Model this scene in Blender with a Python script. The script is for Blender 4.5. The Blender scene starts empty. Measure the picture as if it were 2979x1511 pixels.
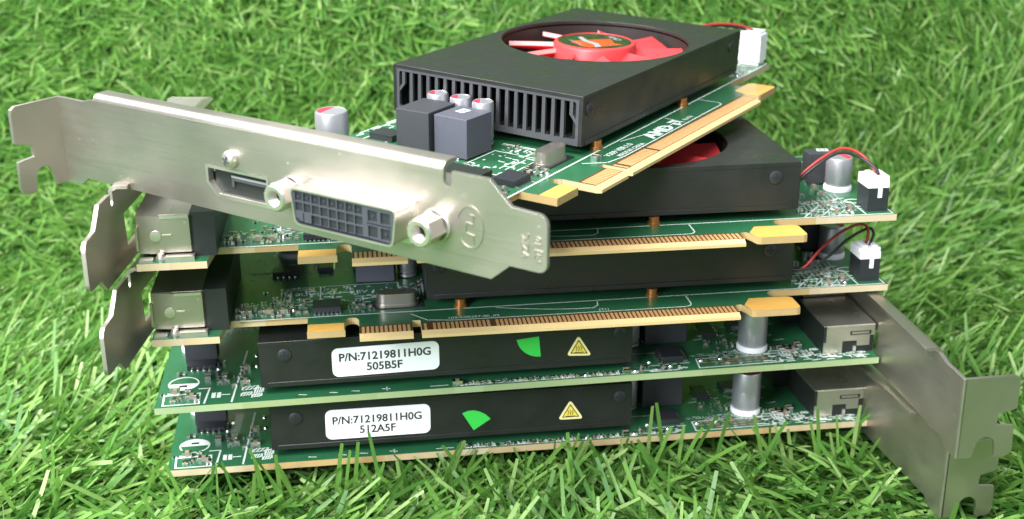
import bpy, bmesh, math, random
import numpy as np
from mathutils import Vector, Matrix, Euler, geometry

random.seed(7)
U = 0.01                      # 1 Blender unit = 10 cm ; everything below is written in millimetres
SC = bpy.context.scene
COL = SC.collection

# ------------------------------------------------------------------ camera
CAM_POS = (0.0, -273.304, 139.579)
CAM_R = (0.99999, -0.001511, -0.004147)
CAM_U = (0.004413, 0.342333, 0.939568)
CAM_F = (0.0, 0.939578, -0.342336)
FOCAL_PX = 3670.0
cam = bpy.data.cameras.new('camera')
cam_ob = bpy.data.objects.new('camera', cam)
COL.objects.link(cam_ob)
M = Matrix(((CAM_R[0], CAM_U[0], -CAM_F[0], CAM_POS[0] * U), (CAM_R[1], CAM_U[1], -CAM_F[1], CAM_POS[1] * U),
            (CAM_R[2], CAM_U[2], -CAM_F[2], CAM_POS[2] * U), (0, 0, 0, 1)))
cam_ob.matrix_world = M
cam.sensor_width = 36
cam.lens = FOCAL_PX / 2979 * 36
cam.clip_start = 0.05
cam.clip_end = 60
cam.dof.use_dof = True
cam.dof.focus_distance = 2.72
cam.dof.aperture_fstop = 2.4
SC.camera = cam_ob

# ------------------------------------------------------------------ light: a room lit by a large ceiling panel and a cool window, no sun
world = bpy.data.worlds.new('World'); SC.world = world; world.use_nodes = True
wb = world.node_tree.nodes['Background']
wb.inputs['Color'].default_value = (0.80, 0.88, 0.95, 1); wb.inputs['Strength'].default_value = 0.62

def area(name, loc, target, size, size_y, power, color):
    l = bpy.data.lights.new(name, 'AREA'); l.shape = 'RECTANGLE'; l.size = size; l.size_y = size_y
    l.energy = power; l.color = color
    o = bpy.data.objects.new(name, l); COL.objects.link(o)
    o.location = loc
    o.rotation_euler = (Vector(target) - Vector(loc)).to_track_quat('-Z', 'Y').to_euler()
    return o
area('ceiling_lamp', (-3.6, 0.2, 5.0), (0, 0, 0.3), 3.0, 1.8, 590, (1.0, 0.985, 0.965))
area('ceiling_panel', (-1.3, -3.6, 5.0), (0, -0.8, 0), 3.6, 2.4, 670, (1.0, 0.985, 0.965))
area('window_light', (-3.6, -5.2, 3.0), (0, 0, 0.3), 2.4, 2.4, 560, (0.88, 0.94, 1.0))
vs = SC.view_settings
vs.view_transform = 'Standard'; vs.look = 'None'; vs.gamma = 1.0; vs.exposure = 0.0; vs.use_curve_mapping = False

# ------------------------------------------------------------------ materials
def srgb(r, g, b):
    f = lambda c: (c / 255 / 12.92) if c / 255 <= 0.04045 else ((c / 255 + 0.055) / 1.055) ** 2.4
    return (f(r), f(g), f(b), 1)

def mat(name, color, rough=0.5, metal=0.0, var=0.10, scale=60.0, bump=0.0, bump_scale=400.0, spec=0.5, coat=0.0, rvar=0.0, aniso=None):
    m = bpy.data.materials.new(name); m.use_nodes = True
    nt = m.node_tree; n = nt.nodes; L = nt.links
    p = n['Principled BSDF']
    p.inputs['Roughness'].default_value = rough; p.inputs['Metallic'].default_value = metal
    p.inputs['Specular IOR Level'].default_value = spec; p.inputs['Coat Weight'].default_value = coat
    tc = n.new('ShaderNodeTexCoord')
    nz = n.new('ShaderNodeTexNoise'); nz.inputs['Scale'].default_value = scale; nz.inputs['Detail'].default_value = 5
    L.new(tc.outputs['Object'], nz.inputs['Vector'])
    mx = n.new('ShaderNodeMix'); mx.data_type = 'RGBA'
    c = color[:3]
    mx.inputs['A'].default_value = tuple(x * (1 - var) for x in c) + (1,)
    mx.inputs['B'].default_value = tuple(min(1, x * (1 + var)) for x in c) + (1,)
    L.new(nz.outputs['Fac'], mx.inputs['Factor']); L.new(mx.outputs['Result'], p.inputs['Base Color'])
    if rvar:
        mr = n.new('ShaderNodeMapRange'); mr.inputs['From Min'].default_value = 0.3; mr.inputs['From Max'].default_value = 0.7
        mr.inputs['To Min'].default_value = max(0.02, rough - rvar); mr.inputs['To Max'].default_value = rough + rvar
        nz3 = n.new('ShaderNodeTexNoise'); nz3.inputs['Scale'].default_value = scale * 0.35; nz3.inputs['Detail'].default_value = 8
        L.new(tc.outputs['Object'], nz3.inputs['Vector']); L.new(nz3.outputs['Fac'], mr.inputs['Value'])
        L.new(mr.outputs['Result'], p.inputs['Roughness'])
    if bump:
        nb = n.new('ShaderNodeTexNoise'); nb.inputs['Scale'].default_value = bump_scale; nb.inputs['Detail'].default_value = 3
        L.new(tc.outputs['Object'], nb.inputs['Vector'])
        bp = n.new('ShaderNodeBump'); bp.inputs['Strength'].default_value = bump; bp.inputs['Distance'].default_value = 0.001
        L.new(nb.outputs['Fac'], bp.inputs['Height']); L.new(bp.outputs['Normal'], p.inputs['Normal'])
    return m

def wear(m, amount=.10):
    nt = m.node_tree; n = nt.nodes; L = nt.links; p = n['Principled BSDF']
    tc = n.new('ShaderNodeTexCoord'); mp = n.new('ShaderNodeMapping'); mp.inputs['Scale'].default_value = (60, 4, 90)
    L.new(tc.outputs['Object'], mp.inputs['Vector'])
    nz = n.new('ShaderNodeTexNoise'); nz.inputs['Scale'].default_value = 1.6; nz.inputs['Detail'].default_value = 7; nz.inputs['Roughness'].default_value = .7
    L.new(mp.outputs['Vector'], nz.inputs['Vector'])
    vo = n.new('ShaderNodeTexVoronoi'); vo.inputs['Scale'].default_value = 26; L.new(tc.outputs['Object'], vo.inputs['Vector'])
    lt = n.new('ShaderNodeMath'); lt.operation = 'LESS_THAN'; lt.inputs[1].default_value = .055; L.new(vo.outputs['Distance'], lt.inputs[0])
    src = p.inputs['Roughness'].links[0].from_socket
    ad = n.new('ShaderNodeMath'); ad.operation = 'MULTIPLY_ADD'; ad.inputs[1].default_value = amount; L.new(nz.outputs['Fac'], ad.inputs[0]); L.new(src, ad.inputs[2])
    a2 = n.new('ShaderNodeMath'); a2.operation = 'MULTIPLY_ADD'; a2.inputs[1].default_value = .25; L.new(lt.outputs[0], a2.inputs[0]); L.new(ad.outputs[0], a2.inputs[2])
    L.new(a2.outputs[0], p.inputs['Roughness'])
    return m

def pcb_material():
    m = mat('solder_mask', (0.018, 0.102, 0.044, 1), rough=0.34, var=0.18, scale=25, spec=0.5, coat=0.15)
    nt = m.node_tree; n = nt.nodes; L = nt.links; p = n['Principled BSDF']
    tc = n.new('ShaderNodeTexCoord')
    mp = n.new('ShaderNodeMapping'); mp.inputs['Rotation'].default_value = (0, 0, math.radians(45))
    L.new(tc.outputs['Object'], mp.inputs['Vector'])
    br = n.new('ShaderNodeTexBrick'); br.inputs['Scale'].default_value = 34; br.inputs['Mortar Size'].default_value = 0.03
    br.inputs['Color1'].default_value = (0, 0, 0, 1); br.inputs['Color2'].default_value = (.25, .25, .25, 1); br.inputs['Mortar'].default_value = (1, 1, 1, 1)
    L.new(mp.outputs['Vector'], br.inputs['Vector'])
    src = p.inputs['Base Color'].links[0].from_socket
    mx = n.new('ShaderNodeMix'); mx.data_type = 'RGBA'; mx.blend_type = 'MIX'
    mx.inputs['B'].default_value = (0.028, 0.145, 0.062, 1)
    mu = n.new('ShaderNodeMath'); mu.operation = 'MULTIPLY'; mu.inputs[1].default_value = 0.5
    L.new(br.outputs['Color'], mu.inputs[0]); L.new(mu.outputs[0], mx.inputs['Factor'])
    L.new(src, mx.inputs['A']); L.new(mx.outputs['Result'], p.inputs['Base Color'])
    return m

def edge_material(name, c1, c2):
    m = mat(name, c1, rough=0.6, var=0.1, scale=200)
    nt = m.node_tree; n = nt.nodes; L = nt.links; p = n['Principled BSDF']
    tc = n.new('ShaderNodeTexCoord')
    mp = n.new('ShaderNodeMapping'); mp.inputs['Scale'].default_value = (3.1, 0.0, 0.0)
    L.new(tc.outputs['Object'], mp.inputs['Vector'])
    nz = n.new('ShaderNodeTexVoronoi'); nz.inputs['Scale'].default_value = 1.0
    L.new(mp.outputs['Vector'], nz.inputs['Vector'])
    src = p.inputs['Base Color'].links[0].from_socket
    mx = n.new('ShaderNodeMix'); mx.data_type = 'RGBA'; mx.inputs['B'].default_value = c2
    sp = n.new('ShaderNodeSeparateColor'); L.new(nz.outputs['Color'], sp.inputs['Color'])
    L.new(sp.outputs['Red'], mx.inputs['Factor'])
    L.new(src, mx.inputs['A']); L.new(mx.outputs['Result'], p.inputs['Base Color'])
    return m

MT = dict(
    redglare=mat('red_plastic_glare', (0.72, 0.40, 0.38, 1), rough=0.35, var=0.1, scale=60),  # same red plastic, with window glare painted into the colour
    pcb=pcb_material(),
    edge=edge_material('board_edge', (0.44, 0.30, 0.13, 1), (0.56, 0.48, 0.34, 1)),
    edge_green=edge_material('board_edge_greenish', (0.27, 0.34, 0.16, 1), (0.33, 0.42, 0.23, 1)),
    nickel=wear(mat('nickel_plate', (0.49, 0.45, 0.395, 1), rough=0.34, metal=0.96, var=0.10, scale=9, bump=0.14, bump_scale=500, rvar=0.09), .16),
    bright=mat('bright_tin', (0.70, 0.655, 0.60, 1), rough=0.33, metal=0.92, var=0.07, scale=40, rvar=0.07),
    solder=mat('solder', (0.85, 0.85, 0.86, 1), rough=0.22, metal=1, var=0.05, scale=200),
    shroud=mat('black_anodised_steel', (0.016, 0.017, 0.016, 1), rough=0.38, var=0.2, scale=40, bump=0.2, bump_scale=700, rvar=0.13),
    grille=mat('grey_black_paint', (0.050, 0.052, 0.057, 1), rough=0.5, var=0.1, scale=60),
    dark=mat('dark_cavity', (0.008, 0.010, 0.010, 1), rough=0.7),
    fins=mat('black_aluminium', (0.020, 0.024, 0.022, 1), rough=0.5, metal=0.3),
    ferrite=mat('grey_ferrite', (0.075, 0.078, 0.10, 1), rough=0.55, var=0.08, scale=80, bump=0.1),
    ferrite_dark=mat('dark_ferrite', (0.040, 0.042, 0.048, 1), rough=0.5, var=0.08, scale=80, bump=0.1),
    chip=mat('chip_epoxy', (0.022, 0.024, 0.028, 1), rough=0.4, var=0.1, scale=120),
    red=mat('red_plastic', (0.62, 0.045, 0.05, 1), rough=0.42, var=0.06, scale=40),
    can=mat('capacitor_can', (0.47, 0.47, 0.50, 1), rough=0.40, metal=0.7, var=0.04, scale=60, rvar=0.05),
    canrim=mat('capacitor_rim', (0.85, 0.85, 0.85, 1), rough=0.25, metal=0.9),
    capred=mat('capacitor_red_ink', (0.50, 0.03, 0.06, 1), rough=0.45),
    white=mat('white_plastic', (0.82, 0.82, 0.84, 1), rough=0.4, var=0.03),
    silk=mat('white_ink', (0.58, 0.64, 0.60, 1), rough=0.55, var=0.05),
    silkdim=mat('white_ink_worn', (0.40, 0.52, 0.44, 1), rough=0.55, var=0.05),
    paper=mat('label_paper', (0.90, 0.90, 0.92, 1), rough=0.35, var=0.015, scale=20),
    ink=mat('black_ink', (0.03, 0.03, 0.032, 1), rough=0.5),
    greenst=mat('green_sticker', (0.045, 0.56, 0.075, 1), rough=0.45, var=0.04),
    yellow=mat('yellow_sticker', (0.80, 0.62, 0.08, 1), rough=0.45, var=0.05),
    yelpale=mat('yellow_sticker_edge', (0.85, 0.76, 0.34, 1), rough=0.45, var=0.05),
    gold=mat('gold_contact', (0.70, 0.41, 0.17, 1), rough=0.40, metal=0.3, var=0.1, scale=90),
    goldgap=mat('contact_gap', (0.085, 0.038, 0.014, 1), rough=0.5, var=0.15, scale=90),
    bare=mat('bare_laminate', (0.66, 0.37, 0.085, 1), rough=0.42, var=0.07, scale=60, coat=0.2),
    bevel=mat('bevelled_laminate', (0.62, 0.45, 0.21, 1), rough=0.6, var=0.12, scale=300),
    copper=mat('brass_spacer', (0.50, 0.22, 0.07, 1), rough=0.35, metal=0.8),
    dvi=mat('grey_insert', (0.048, 0.052, 0.064, 1), rough=0.5, var=0.06),
    tan=mat('ceramic_tan', (0.25, 0.20, 0.15, 1), rough=0.5, var=0.15, scale=150),
    brownpad=mat('bare_pad', (0.30, 0.17, 0.10, 1), rough=0.5, var=0.15, scale=150),
    wirered=mat('red_wire', (0.36, 0.03, 0.025, 1), rough=0.45),
    wireblack=mat('black_wire', (0.018, 0.018, 0.02, 1), rough=0.4),
    logo_red=mat('logo_orange', (0.52, 0.05, 0.015, 1), rough=0.25, var=0.25, scale=25, coat=0.5),
    logo_grey=mat('logo_grey', (0.30, 0.32, 0.33, 1), rough=0.3),
    sticker=mat('glossy_black_sticker', (0.012, 0.013, 0.012, 1), rough=0.18, coat=0.4),
)

# ------------------------------------------------------------------ mesh builder (millimetres in, Blender units out)
class MB:
    def __init__(self):
        self.v = []; self.f = []; self.m = []
    def add(self, vs, fs, mi=0):
        o = len(self.v); self.v += [tuple(p) for p in vs]
        for f in fs:
            self.f.append([i + o for i in f]); self.m.append(mi)
        return self
    def box(self, x0, x1, y0, y1, z0, z1, mi=0):
        vs = [(x, y, z) for z in (z0, z1) for y in (y0, y1) for x in (x0, x1)]
        return self.add(vs, [(0, 2, 3, 1), (4, 5, 7, 6), (0, 1, 5, 4), (2, 6, 7, 3), (0, 4, 6, 2), (1, 3, 7, 5)], mi)
    def prism(self, outer, a0, a1, axis='z', holes=(), mi=0, side=None):
        """polygon with holes pushed along an axis; (u, v) is (x, y) for z, (y, z) for x, (x, z) for y"""
        side = mi if side is None else side
        put = {'z': lambda u, v, w: (u, v, w), 'x': lambda u, v, w: (w, u, v), 'y': lambda u, v, w: (u, w, v)}[axis]
        loops = [list(outer)] + [list(h) for h in holes]
        tris = geometry.tessellate_polygon([[Vector((p[0], p[1], 0)) for p in l] for l in loops])
        flat = [p for l in loops for p in l]; n = len(flat)
        vs = [put(p[0], p[1], a0) for p in flat] + [put(p[0], p[1], a1) for p in flat]
        self.add(vs, [tuple(t) for t in tris] + [tuple(i + n for i in reversed(t)) for t in tris], mi)
        o = len(self.v) - 2 * n; k = 0
        for l in loops:
            for i in range(len(l)):
                j = (i + 1) % len(l)
                self.f.append([o + k + i, o + k + j, o + k + j + n, o + k + i + n]); self.m.append(side)
            k += len(l)
        return self
    def lathe(self, prof, c, axis='z', seg=24, mi=0, caps=True):
        vs = []; fs = []
        put = {'z': lambda a, b, h: (c[0] + a, c[1] + b, c[2] + h), 'x': lambda a, b, h: (c[0] + h, c[1] + a, c[2] + b),
               'y': lambda a, b, h: (c[0] + a, c[1] + h, c[2] + b)}[axis]
        for r, h in prof:
            for k in range(seg):
                t = 2 * math.pi * k / seg
                vs.append(put(r * math.cos(t), r * math.sin(t), h))
        for i in range(len(prof) - 1):
            for k in range(seg):
                q = (k + 1) % seg
                fs.append((i * seg + k, i * seg + q, (i + 1) * seg + q, (i + 1) * seg + k))
        if caps:
            fs.append(tuple(reversed(range(seg)))); fs.append(tuple((len(prof) - 1) * seg + k for k in range(seg)))
        return self.add(vs, fs, mi)
    def tube(self, pts, r, seg=8, mi=0):
        pts = [Vector(p) for p in pts]
        vs = []; fs = []
        ref = Vector((0.1, 0.3, 1)).normalized()
        for i, p in enumerate(pts):
            d = (pts[min(i + 1, len(pts) - 1)] - pts[max(i - 1, 0)]).normalized()
            a = d.cross(ref).normalized(); b = d.cross(a)
            for k in range(seg):
                t = 2 * math.pi * k / seg
                vs.append(p + a * (r * math.cos(t)) + b * (r * math.sin(t)))
        for i in range(len(pts) - 1):
            for k in range(seg):
                q = (k + 1) % seg
                fs.append((i * seg + k, i * seg + q, (i + 1) * seg + q, (i + 1) * seg + k))
        fs.append(tuple(reversed(range(seg)))); fs.append(tuple((len(pts) - 1) * seg + k for k in range(seg)))
        return self.add(vs, fs, mi)
    def line(self, pts, w, z, mi=0):
        """printed line: flat ribbon of width w at height z"""
        for (x0, y0), (x1, y1) in zip(pts[:-1], pts[1:]):
            d = Vector((x1 - x0, y1 - y0));
            if d.length < 1e-6: continue
            d.normalize(); nx, ny = -d.y * w / 2, d.x * w / 2; ex, ey = d.x * w / 2, d.y * w / 2
            z += 0.0006
            self.add([(x0 + nx - ex, y0 + ny - ey, z), (x0 - nx - ex, y0 - ny - ey, z), (x1 - nx + ex, y1 - ny + ey, z), (x1 + nx + ex, y1 + ny + ey, z)], [(0, 1, 2, 3)], mi)
        return self
    def poly(self, pts, z, mi=0):
        return self.add([(p[0], p[1], z) for p in pts], [tuple(range(len(pts)))], mi)
    def text(self, s, size, origin, xdir, ydir, mi=0, align='LEFT', bold=0.0, extrude=0.0):
        cu = bpy.data.curves.new('t', 'FONT'); cu.body = s; cu.size = 1; cu.align_x = align; cu.offset = bold; cu.extrude = extrude / size if size else 0
        cu.resolution_u = 3
        ob = bpy.data.objects.new('t', cu)
        COL.objects.link(ob)
        dg = bpy.context.evaluated_depsgraph_get()
        me = bpy.data.meshes.new_from_object(ob.evaluated_get(dg))
        X = Vector(xdir); Y = Vector(ydir); Z = X.normalized().cross(Y.normalized()); O = Vector(origin)
        vs = [O + X * (p.co.x * size) + Y * (p.co.y * size) + Z * (p.co.z * size) for p in me.vertices]
        self.add(vs, [tuple(p.vertices) for p in me.polygons], mi)
        bpy.data.objects.remove(ob); bpy.data.curves.remove(cu); bpy.data.meshes.remove(me)
        return self
    def mesh(self, name, mats, smooth=35, recalc=True):
        me = bpy.data.meshes.new(name)
        me.from_pydata([(p[0] * U, p[1] * U, p[2] * U) for p in self.v], [], self.f)
        for m in (mats if isinstance(mats, (list, tuple)) else [mats]): me.materials.append(MT[m])
        me.polygons.foreach_set('material_index', self.m)
        if recalc:
            bm = bmesh.new(); bm.from_mesh(me)
            bmesh.ops.recalc_face_normals(bm, faces=bm.faces)
            bm.to_mesh(me); bm.free()
        if smooth:
            me.polygons.foreach_set('use_smooth', [True] * len(me.polygons))
            me.set_sharp_from_angle(angle=math.radians(smooth))
        me.update()
        return me

def put(name, me, parent, loc=(0, 0, 0), rot=(0, 0, 0), bevel=0):
    o = bpy.data.objects.new(name, me)
    COL.objects.link(o)
    o.parent = parent
    o.location = (loc[0] * U, loc[1] * U, loc[2] * U); o.rotation_euler = rot
    if bevel:
        b = o.modifiers.new('edge', 'BEVEL'); b.width = bevel * U; b.segments = 2; b.limit_method = 'ANGLE'; b.angle_limit = math.radians(40)
    return o

def arc(cx, cy, r, a0, a1, n=8):
    return [(cx + r * math.cos(math.radians(a0 + (a1 - a0) * i / n)), cy + r * math.sin(math.radians(a0 + (a1 - a0) * i / n))) for i in range(n + 1)]

def rrect(x0, x1, y0, y1, r, n=5):
    return arc(x1 - r, y1 - r, r, 0, 90, n) + arc(x0 + r, y1 - r, r, 90, 180, n) + arc(x0 + r, y0 + r, r, 180, 270, n) + arc(x1 - r, y0 + r, r, 270, 360, n)

def bracket_pose(rz, rx, d):
    """location and rotation that turn a bracket piece about the point (0, 30, 8) and shift it"""
    R = Euler((rx, 0, rz)).to_matrix()
    p = Vector((0, 30, 8))
    return tuple(p + Vector(d) - R @ p), (rx, 0, rz), R

T = 1.57                      # board thickness
LEN, HGT = 170.1, 66.1

# ------------------------------------------------------------------ meshes shared by all five cards
ME = {}
# circuit board with its edge connector: foot by the bracket, small tab, notch, long comb, retention hook, tail
outline = [(0.2, HGT), (0.2, 4.2), (14.6, 4.2), (15.5, 12.7), (33.4, 12.7), (33.4, 3.8), (41.7, 3.8), (41.7, 9.4)] + arc(43.2, 9.4, 1.5, 180, 0, 6) + \
          [(44.8, 9.4), (44.8, 1.3), (56.5, 1.3), (56.5, 7.2), (58.4, 7.2), (58.4, 1.3), (130.05, 1.3), (130.05, 4.0)] + arc(131.25, 4.6, 1.2, 180, 60, 4) + \
          [(132.3, 4.6), (133.2, 1.9), (134.0, 1.6), (143.7, 1.6), (144.5, 1.9), (144.8, 2.8), (144.8, 8.0), (144.4, 8.8), (143.4, 9.2), (141.8, 9.2)] + arc(141.8, 11.25, 2.05, 270, 90, 6) + [(LEN, 13.3), (LEN, HGT)]
mb = MB(); mb.prism(outline, 0, T, 'z', mi=0, side=1)
ME['board'] = mb.mesh('circuit_board', ['pcb', 'edge'], smooth=0)
# bare gold-coloured laminate areas and the bevel of the comb
mb = MB(); mb.prism([(132.4, 5.2), (133.25, 2.0), (134.05, 1.7), (143.65, 1.7), (144.4, 2.0), (144.7, 2.85), (144.7, 7.9), (144.3, 8.7), (143.4, 9.1), (134.6, 9.1)], T, T + 0.05, 'z')
ME['hook'] = mb.mesh('retention_hook', 'bare', 0)
mb = MB(); mb.box(33.5, 41.5, 3.85, 8.0, T, T + 0.05)
ME['tabgold'] = mb.mesh('bare_tab', 'bare', 0)
def comb(x0, x1):
    m = MB()
    m.box(x0 + .1, x1 - .1, 1.35, 5.6, T, T + 0.03, 1)
    x0 -= .05; x1 += .05
    m.prism([(1.3, 0.0), (0.0, 0.25), (0.0, .95), (1.3, T + .012)], x0, x1, 'x')
    m.box(x0, x1, 1.3, 1.42, T, T + .012)
    return m
m1 = comb(44.85, 56.45); m2 = comb(58.45, 130.0)
o = len(m1.v); m1.add(m2.v, m2.f); m1.m = m1.m[:len(m1.m) - len(m2.m)] + m2.m
ME['comb'] = m1.mesh('connector_edge', ['bevel', 'goldgap'], 0)
mb = MB(); mb.box(-0.31, 0.31, 1.5, 5.0, 0.03, 0.09)
ME['contact'] = mb.mesh('gold_contact', 'gold', 0)

# bracket
BEND = 106.1
def bracket_mesh():
    m = MB()
    outer = [(BEND, 14.9), (98.5, 14.9), (95.6, 15.6), (6.6, 15.6), (6.6, 14.0)] + arc(5.75, 13.6, .85, 0, -180, 6) + \
            [(4.9, 15.5), (-2.8, 15.5), (-7.1, 11.4), (-11.6, 11.1)] + arc(-12.2, 9.1, 2.0, 90, 180, 5)[0:] + [(-14.2, 2.6)] + arc(-12.6, 2.4, 1.6, 180, 270, 4) + \
            [(-6.9, 0.8), (-3.1, -2.4), (99.4, -2.0), (101.6, -3.6), (BEND, -3.7)]
    dvi_hole = [(37.6, 9.3), (12.8, 9.0), (13.6, 1.6), (36.8, 1.6)]
    dp_hole = [(63.9, 7.2), (47.3, 7.2), (47.3, 0.8), (61.3, 0.8), (63.9, 3.5)]
    m.prism(outer, -0.86, 0.0, 'x', holes=[dvi_hole, dp_hole])
    # rolled upper edge that stiffens the plate
    ys = (6.6, 95.0)
    cx, cz, R0, R1 = 0.9, 15.5, 1.76, 0.9
    prof = [(cx - R0 * math.cos(t), cz + 0.80 * R0 * math.sin(t)) for t in [math.pi / 2 * i / 8 for i in range(9)]] + [(3.2, cz + .80 * R0)]
    inner = [(3.2, cz + .80 * R0 - .8), (cx, cz + .80 * R0 - .8)] + [(cx - R1 * math.cos(t), cz + 0.4 * R1 * math.sin(t)) for t in [math.pi / 2 * i / 4 for i in (3, 2, 1, 0)]]
    m.prism(prof + inner, ys[0], ys[1], 'y')
    # screw tab, bent outwards
    tab = [(-0.5, 14.9), (-11.4, 15.0), (-12.4, 14.4), (-12.6, 13.4), (-12.6, 7.3), (-8.7, 6.3), (-8.4, 3.7), (-12.4, 3.3), (-12.6, -2.4), (-12.0, -3.5), (-10.7, -4.0), (-8.7, -3.8)] + \
          arc(-6.45, -1.0, 2.1, 175, 5, 8) + [(-3.6, -3.7), (-0.5, -3.7)]
    m.prism(tab, BEND, BEND + .86, 'y')
    q = [(-0.86, BEND), (0, BEND)] + [(-0.5 + 0.5 * math.cos(t), BEND + .86 * math.sin(t)) for t in (0.4, 0.9, 1.3)] + [(-0.5, BEND + .86), (-0.86, BEND + .86)]
    m.prism(q, -3.7, 14.9, 'z')
    return m.mesh('bracket', 'nickel', 40)
ME['bracket'] = bracket_mesh()

# raised marks pressed into the bracket: broken ring with three strokes and two lines of letters
mb = MB()
ring = [(1.2 + 2.7 * math.cos(math.radians(a)), 6.2 + 3.8 * math.sin(math.radians(a))) for a in range(0, 361, 10)]
def stamp(pts, w=0.34):
    for (y0, z0), (y1, z1) in zip(pts[:-1], pts[1:]):
        d = Vector((y1 - y0, z1 - z0)); d.normalize(); ny, nz = -d.y * w / 2, d.x * w / 2
        mb.prism([(y0 + ny, z0 + nz), (y0 - ny, z0 - nz), (y1 - ny, z1 - nz), (y1 + ny, z1 + nz)], -1.02, -0.84, 'x')
stamp(ring[2:21]); stamp(ring[20:33])
stamp([(1.9, 6.9), (0.4, 6.7)]); stamp([(2.0, 5.0), (0.3, 4.7)]); stamp([(1.2, 8.4), (.2, 8.3)]); stamp([(2.0, 6.9), (2.0, 5.0)], .2); stamp([(.5, 4.7), (.4, 3.2)], .2); stamp([(.5, 8.3), (.5, 7.0)], .2)
ME['emblem'] = mb.mesh('stamped_emblem', 'nickel', 0)
mb = MB()
mb.text('VZIK.', 1.9, (-0.88, -10.6, 2.9), (0, 0, 1), (0, 1, 0), extrude=0.16, bold=0.02)
mb.text('FTJ 10', 1.75, (-0.88, -13.0, 2.6), (0, 0, 1), (0, 1, 0), extrude=0.16, bold=0.02)
ME['stamp'] = mb.mesh('stamped_lettering', 'nickel', 0)

# digital video socket: D-shaped shell, insert with 24 square holes and the cross, two hexagon standoffs
def dshape(y0, y1, z0, z1, k, r):
    c = [(y1, z1), (y0, z1), (y0 + k, z0), (y1 - k, z0)]
    out = []
    for i in range(4):
        p = Vector(c[i]); a = (Vector(c[i - 1]) - p).normalized(); b = (Vector(c[(i + 1) % 4]) - p).normalized()
        out += [tuple(p + a * (r * (1 - t) ** 2) + b * (r * t ** 2)) for t in (0, .25, .5, .75, 1)]
    return out
mb = MB()
mb.prism(dshape(12.6, 36.9, 1.7, 8.7, 0.9, 1.3), -6.6, 0.3, 'x', holes=[dshape(12.9, 36.6, 1.98, 8.42, 0.88, 1.15)])
mb.prism(dshape(12.0, 38.2, 0.9, 9.4, 0.6, 1.2), -1.75, -0.86, 'x', holes=[dshape(13.1, 36.4, 2.1, 8.3, 0.85, 1.0)])
ME['dvi_shell'] = mb.mesh('socket_shell', 'bright', 40)
mb = MB(); holes = []
for i in range(8):
    for j in range(3):
        y = 35.0 - i * 1.98; z = 7.2 - j * 1.95
        holes.append([(y - .86, z - .84), (y + .86, z - .84), (y + .86, z + .84), (y - .86, z + .84)])
for (yy, zz) in ((18.0, 6.6), (15.2, 6.6), (18.0, 3.7), (15.2, 3.7)):
    holes.append([(yy - 1.05, zz - 1.05), (yy + 1.05, zz - 1.05), (yy + 1.05, zz + 1.05), (yy - 1.05, zz + 1.05)])
holes.append([(13.9, 5.0), (19.3, 5.0), (19.3, 5.3), (13.9, 5.3)])
mb.prism(dshape(12.93, 36.57, 2.0, 8.4, 0.88, 1.13), -6.35, -5.2, 'x', holes=holes)
for q in holes[:28:3]: mb.box(-6.3, -6.0, (q[0][0] + q[1][0]) / 2 - .18, (q[0][0] + q[1][0]) / 2 + .18, (q[0][1] + q[2][1]) / 2 - .12, (q[0][1] + q[2][1]) / 2 + .12, 0)
mb.box(-6.0, -4.0, 13.6, 35.9, 2.4, 8, 1)
ME['dvi_insert'] = mb.mesh('pin_insert', ['dvi', 'chip'], 0)
mb = MB()
hexo = [(2.75 * math.cos(math.radians(60 * i + 12)), 2.75 * math.sin(math.radians(60 * i + 12))) for i in range(6)]
bore = [(1.55 * math.cos(math.radians(20 * i)), 1.55 * math.sin(math.radians(20 * i))) for i in range(18)]
mb.prism(hexo, -5.9, -0.86, 'x', holes=[bore])
mb.lathe([(2.3, -6.25), (2.62, -5.9)], (0, 0, 0), 'x', 24, caps=False)
mb.lathe([(1.55, -6.25), (2.3, -6.25)], (0, 0, 0), 'x', 24, caps=False)
mb.lathe([(1.55, -6.25), (1.3, -5.9), (1.55, -5.6), (1.3, -5.3), (1.55, -5.0), (1.3, -4.7), (1.55, -4.4), (1.3, -4.1), (1.3, -1.5)], (0, 0, 0), 'x', 20, caps=False)
mb.lathe([(1.3, -1.5), (1.3, -1.4)], (0, 0, 0), 'x', 20, 1)
mb.lathe([(2.75, -1.5), (3.1, -1.3), (3.1, -0.86)], (0, 0, 0), 'x', 24, caps=False)
ME['standoff'] = mb.mesh('standoff', ['bright', 'fins'], 30)
# pan head screw, axis along -x
mb = MB()
mb.lathe([(1.75, 0), (1.75, -0.7), (1.55, -1.2), (1.1, -1.5), (0.5, -1.62), (.1, -1.65)], (0, 0, 0), 'x', 32)
mb.box(-1.75, -1.5, -0.9, 0.9, -.2, .2, 1); mb.box(-1.76, -1.5, -.2, .2, -0.9, 0.9, 1)
ME['panscrew'] = mb.mesh('bracket_screw', ['bright', 'grille'], 60)
mb = MB()
mb.lathe([(1.55, 0), (1.55, 0.25), (1.2, 0.42), (.2, 0.45)], (0, 0, 0), 'y', 20)
mb.box(-.95, .95, .40, .475, -.17, .17, 1); mb.box(-.17, .17, .40, .478, -.95, .95, 1)
ME['sidescrew'] = mb.mesh('screw', ['chip', 'dark'], 40)
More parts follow.
